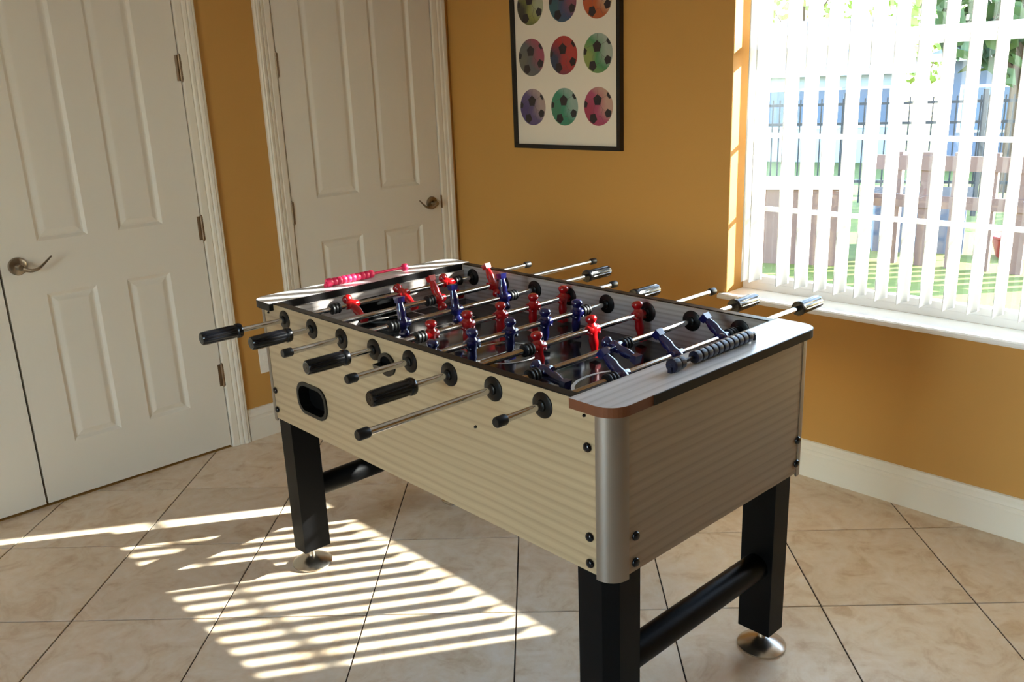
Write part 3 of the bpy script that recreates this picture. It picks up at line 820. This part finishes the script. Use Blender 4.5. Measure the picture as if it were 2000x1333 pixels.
for i, (colr, men, tilt, e0, e1, hs_, bumps) in enumerate(RODS):
    a = RA[i]
    bm = bmesh.new(); lathe(bm, [(0.0079, e0 + 0.004), (0.0079, e1 - 0.004)], axis='X', seg=20)
    rod = finish('rod', bm, 'chrome', table, smooth=True); rod.location = (0, a, ZR)
    for b in men:
        p = addm('player', PM[colr], rod, (b, 0, 0), (math.radians(tilt), 0, 0))
        p['label'] = 'red player figure' if colr == 'r' else 'blue player figure'
    for b in bumps:
        addm('bumper', BUMPER, rod, (b, 0, 0)); addm('washer', WASHER, rod, (b, 0, 0))
    if hs_ == 'L':
        addm('handle', HANDLE, rod, (e0, 0, 0)); addm('grip_plug', ENDPLUG, rod, (e0, 0, 0)); addm('end_cap', CAP, rod, (e1, 0, 0), (0, 0, PI))
    else:
        addm('handle', HANDLE, rod, (e1, 0, 0), (0, 0, PI)); addm('grip_plug', ENDPLUG, rod, (e1, 0, 0), (0, 0, PI)); addm('end_cap', CAP, rod, (e0, 0, 0))
    addm('bearing', BEAR, table, (BL - 0.0003, a, ZR)); addm('bearing', BEAR, table, (BRT - T - 0.0035, a, ZR)); addm('bearing', BEAR, table, (BRT + 0.0003, a, ZR), (0, 0, PI)); addm('bearing', BEAR, table, (BL + T + 0.0035, a, ZR), (0, 0, PI))

# ---- score counters on the ledges
BEAD = [mesh_of('bead', 'bead_pink', lambda bm: lathe(bm, [(0.0, -0.0088), (0.0105, -0.0088), (0.0128, -0.006), (0.0132, 0.0), (0.0128, 0.006), (0.0105, 0.0088), (0.0, 0.0088)], axis='X', seg=20)),
        mesh_of('bead', 'bead_navy', lambda bm: lathe(bm, [(0.0, -0.0100), (0.0118, -0.0100), (0.0146, -0.0070), (0.0150, 0.0), (0.0146, 0.0070), (0.0118, 0.0100), (0.0, 0.0100)], axis='X', seg=12))]
for s, m_, e0, e1, spots, r in ((1, 'bead_pink', -0.152, 0.172, [-0.138] + [-0.118 + 0.0178 * k for k in range(9)] + [0.165], 0.0132), (-1, 'bead_navy', -0.130, 0.196, [-0.117, -0.096] + [-0.038 + 0.0203 * k for k in range(11)], 0.0150)):
    ctr = latheo('score_counter', m_, table, [(0.0048, e0), (0.0048, e1)], axis='X', seg=12)
    ctr.location = (0, s * 0.680, H + r + 0.0004)
    ctr['label'] = 'pink score beads on a bar' if s > 0 else 'dark navy score beads on a bar'
    for k, b in enumerate(spots):
        o = addm('bead', BEAD[0 if s > 0 else 1], ctr, (b, 0, 0))
        if k == 0: o.scale = (1.15, 1.12, 1.12)
    for b in (e0, e1): addm('counter_post', mesh_of('counter_post', m_, lambda bm: box(bm, -0.003, 0.003, -0.005, 0.005, -r, -0.002), False), ctr, (b, 0, 0))

# ------------------------------------------------------------------ outside: lawn, fences, houses, trees
bm = bmesh.new()
def gz(x): return -0.12 - 0.042 * max(0.0, x)
for (xa, xb) in ((WT, 90.0),):
    n = 30
    for i in range(n):
        x0, x1 = xa + (xb - xa) * i / n, xa + (xb - xa) * (i + 1) / n
        v = [bm.verts.new(p) for p in ((x0, -60, gz(x0)), (x1, -60, gz(x1)), (x1, 60, gz(x1)), (x0, 60, gz(x0)))]
        bm.faces.new(v)
bmesh.ops.remove_doubles(bm, verts=bm.verts, dist=1e-5)
lawn = finish('ground', bm, 'grass'); struct(lawn)
bounce_ground = struct(boxo('bounce_ground', 'bounce_paving', None, -40, XL - WT, -40, 40, -0.3, -0.12))  # unseen ground, made pale to bounce neutral light through the added opening

def pt(az, d): return Vector((cam.matrix_world.translation.x + d * math.cos(math.radians(az)), cam.matrix_world.translation.y + d * math.sin(math.radians(az)), 0))
# dark metal picket fence
p0, p1 = pt(33, 14.5), pt(9, 14.5)
fence = tag(empty('metal_fence', (p0.x, p0.y, gz(p0.x)), math.atan2(p1.y - p0.y, p1.x - p0.x)), 'dark metal picket fence across the lawn beyond the window', 'fence')
FL = (p1 - p0).length
gzm = 0.0
for z in (0.18, 1.02, 1.30): boxo('fence_rail', 'fence_metal', fence, 0, FL, -0.02, 0.02, z + 0.22, z + 0.26)
PK = mesh_of('picket', 'fence_metal', lambda bm: box(bm, -0.010, 0.010, -0.010, 0.010, 0.10, 1.62), False)
for k in range(int(FL / 0.1)): addm('picket', PK, fence, (0.05 + 0.1 * k, 0, 0))
PO = mesh_of('fence_post', 'fence_metal', lambda bm: box(bm, -0.035, 0.035, -0.035, 0.035, -0.6, 1.70), False)
for k in range(int(FL / 1.8) + 1): addm('fence_post', PO, fence, (1.8 * k, 0, 0))
# brown timber rail fence nearer the house
p0, p1 = pt(24.5, 9.6), pt(11, 9.2)
rail = tag(empty('timber_railing', (p0.x, p0.y, gz(p0.x)), math.atan2(p1.y - p0.y, p1.x - p0.x)), 'brown timber post and rail fence on the lawn beyond the window', 'fence')
RL = (p1 - p0).length
for z0, z1 in ((0.98, 1.12), (0.62, 0.74)): boxo('fence_rail', 'deck_wood', rail, 0, RL, -0.02, 0.02, z0 - 0.05, z1 - 0.05)
PW = mesh_of('fence_post', 'deck_wood', lambda bm: box(bm, -0.05, 0.05, -0.05, 0.05, -0.3, 1.10), False)
for k in range(9): addm('fence_post', PW, rail, (RL * k / 8, 0.05, 0))
# low pale planter wall left of it
p0, p1 = pt(31.5, 9.4), pt(25.5, 9.4)
pw = empty('garden_planter', (p0.x, p0.y, gz(p0.x)), math.atan2(p1.y - p0.y, p1.x - p0.x))
tag(pw, 'low pinkish planter box with a pale rim standing on the lawn', 'planter')
PLL = (p1 - p0).length
boxo('planter_box', 'deck_wood', pw, 0, PLL, -0.25, 0.25, -0.1, 0.75)
boxo('planter_rim', 'house_trim', pw, -0.03, PLL + 0.03, -0.28, 0.28, 0.75, 0.82)

def house(name, label, az0, az1, d, eave, wallm, gable):
    a, b = pt(az0, d), pt(az1, d)
    h = tag(empty(name, (a.x, a.y, gz(a.x)), math.atan2(b.y - a.y, b.x - a.x)), label, 'house')
    L = (b - a).length; base = gz(a.x); ez = eave - base
    boxo('house_wall', wallm, h, 0, L, 0.0, 7.0, -0.5, ez)
    bm = bmesh.new()
    if gable:
        prism(bm, [(-0.5, ez), (L + 0.5, ez), (L / 2, ez + 0.24 * L)], -0.4, 7.4, lambda u, v, h_: (u, h_, v))
    else:
        prism(bm, [(-0.5, ez), (7.5, ez), (3.5, ez + 1.5)], -0.4, L + 0.4, lambda u, v, h_: (h_, u, v))
    finish('roof', bm, 'house_roof', h)
    boxo('fascia', 'house_trim', h, -0.45, L + 0.45, -0.56, -0.5, ez - 0.14, ez + 0.03)
    for k in range(3):
        x = L * (0.2 + 0.3 * k)
        w = boxo('house_window', 'house_trim', h, x - 0.65, x + 0.65, -0.04, 0.0, 0.9, min(2.0, ez - 0.3))
        boxo('window_pane', 'far_pane', w, x - 0.58, x + 0.58, -0.05, -0.03, 0.97, min(1.93, ez - 0.37))
    return h
house('neighbour_house', 'pale grey neighbouring house with white fascia far beyond the fence', 31.5, 23.2, 27, 1.50, 'house_wall', False)
house('neighbour_house', 'blue grey gabled house, walls darkened as shade, far beyond the fence', 20.6, 9.5, 24, 1.75, 'house_wall_shaded', True)

def tree(label, az, d, h, r, lm, n=420):
    p = pt(az, d); base = gz(p.x)
    t = tag(empty('tree', (p.x, p.y, base)), label, 'tree', None)
    bm = bmesh.new(); tube(bm, [(0, 0, -0.2), (0.05, 0.03, h * 0.3), (0.0, 0.1, h * 0.7)], [0.2, 0.15, 0.06], 10)
    for k in range(5):
        a = k * 1.3; tube(bm, [(0.03, 0.03, h * (0.3 + 0.06 * k)), (math.cos(a) * r * 0.6, math.sin(a) * r * 0.6, h * (0.5 + 0.07 * k))], [0.07, 0.02], 6)
    finish('trunk', bm, 'bark', t)
    bm = bmesh.new(); rnd = random.Random(int(az * 10 + d))
    for k in range(n):
        while True:
            q = Vector((rnd.uniform(-1, 1), rnd.uniform(-1, 1), rnd.uniform(-1, 1)))
            if q.length < 1 and (q.length > 0.35): break
        c = Vector((q.x * r, q.y * r, h * 0.68 + q.z * h * 0.34)); s = rnd.uniform(0.14, 0.30)
        ax = Vector((rnd.uniform(-1, 1), rnd.uniform(-1, 1), rnd.uniform(-1, 1))).normalized(); u = ax.orthogonal().normalized() * s; v = ax.cross(u).normalized() * s * 0.6
        bm.faces.new([bm.verts.new(c + w) for w in (u, v, -u, -v)])
    f = finish('foliage', bm, lm, t); f['kind'] = 'stuff'
    return t
tree('dark leafy tree standing in front of the gabled house', 17.0, 18.5, 5.4, 1.7, 'leaf_dark', 900)
tree('broad dark tree on the lawn beside the timber railing', 5.5, 19.0, 5.8, 2.0, 'leaf_dark', 900)
tree('light green tree between the two far houses', 22.0, 44.0, 7.2, 2.4, 'leaf_light', 600)
tree('thin pale tree behind the pale grey house', 28.5, 48.0, 9.5, 2.8, 'leaf_light', 500)

# garden things standing behind the timber railing
p = pt(21.6, 10.6)
sb = tag(empty('storage_box', (p.x, p.y, gz(p.x)), math.radians(-62)), 'blue grey lidded storage box standing on the lawn behind the timber railing', 'box')
boxo('box_body', 'box_blue', sb, -0.45, 0.45, -0.3, 0.3, -0.03, 0.55, bevel=0.02)
bm = bmesh.new(); prism(bm, [(-0.33, 0.55), (0.33, 0.55), (0.33, 0.60), (-0.33, 0.72)], -0.48, 0.48, lambda u, v, h: (h, u, v))
finish('box_lid', bm, 'box_grey', sb, bevel=0.01)
p = pt(16.2, 10.4)
tb = tag(empty('garden_tub', (p.x, p.y, gz(p.x))), 'low red plastic tub on the lawn with a yellow stick in it', 'tub')
bm = bmesh.new(); lathe(bm, [(0.18, -0.02), (0.25, 0.20), (0.27, 0.21), (0.27, 0.23), (0.24, 0.23), (0.17, 0.03), (0.0, 0.02)], seg=28)
finish('tub_body', bm, 'tub_red', tb, smooth=True)
bm = bmesh.new(); tube(bm, [(0.05, 0.0, 0.03), (-0.08, 0.06, 0.50)], 0.016, 10)
finish('stick', bm, 'stick_yellow', tb, smooth=True)
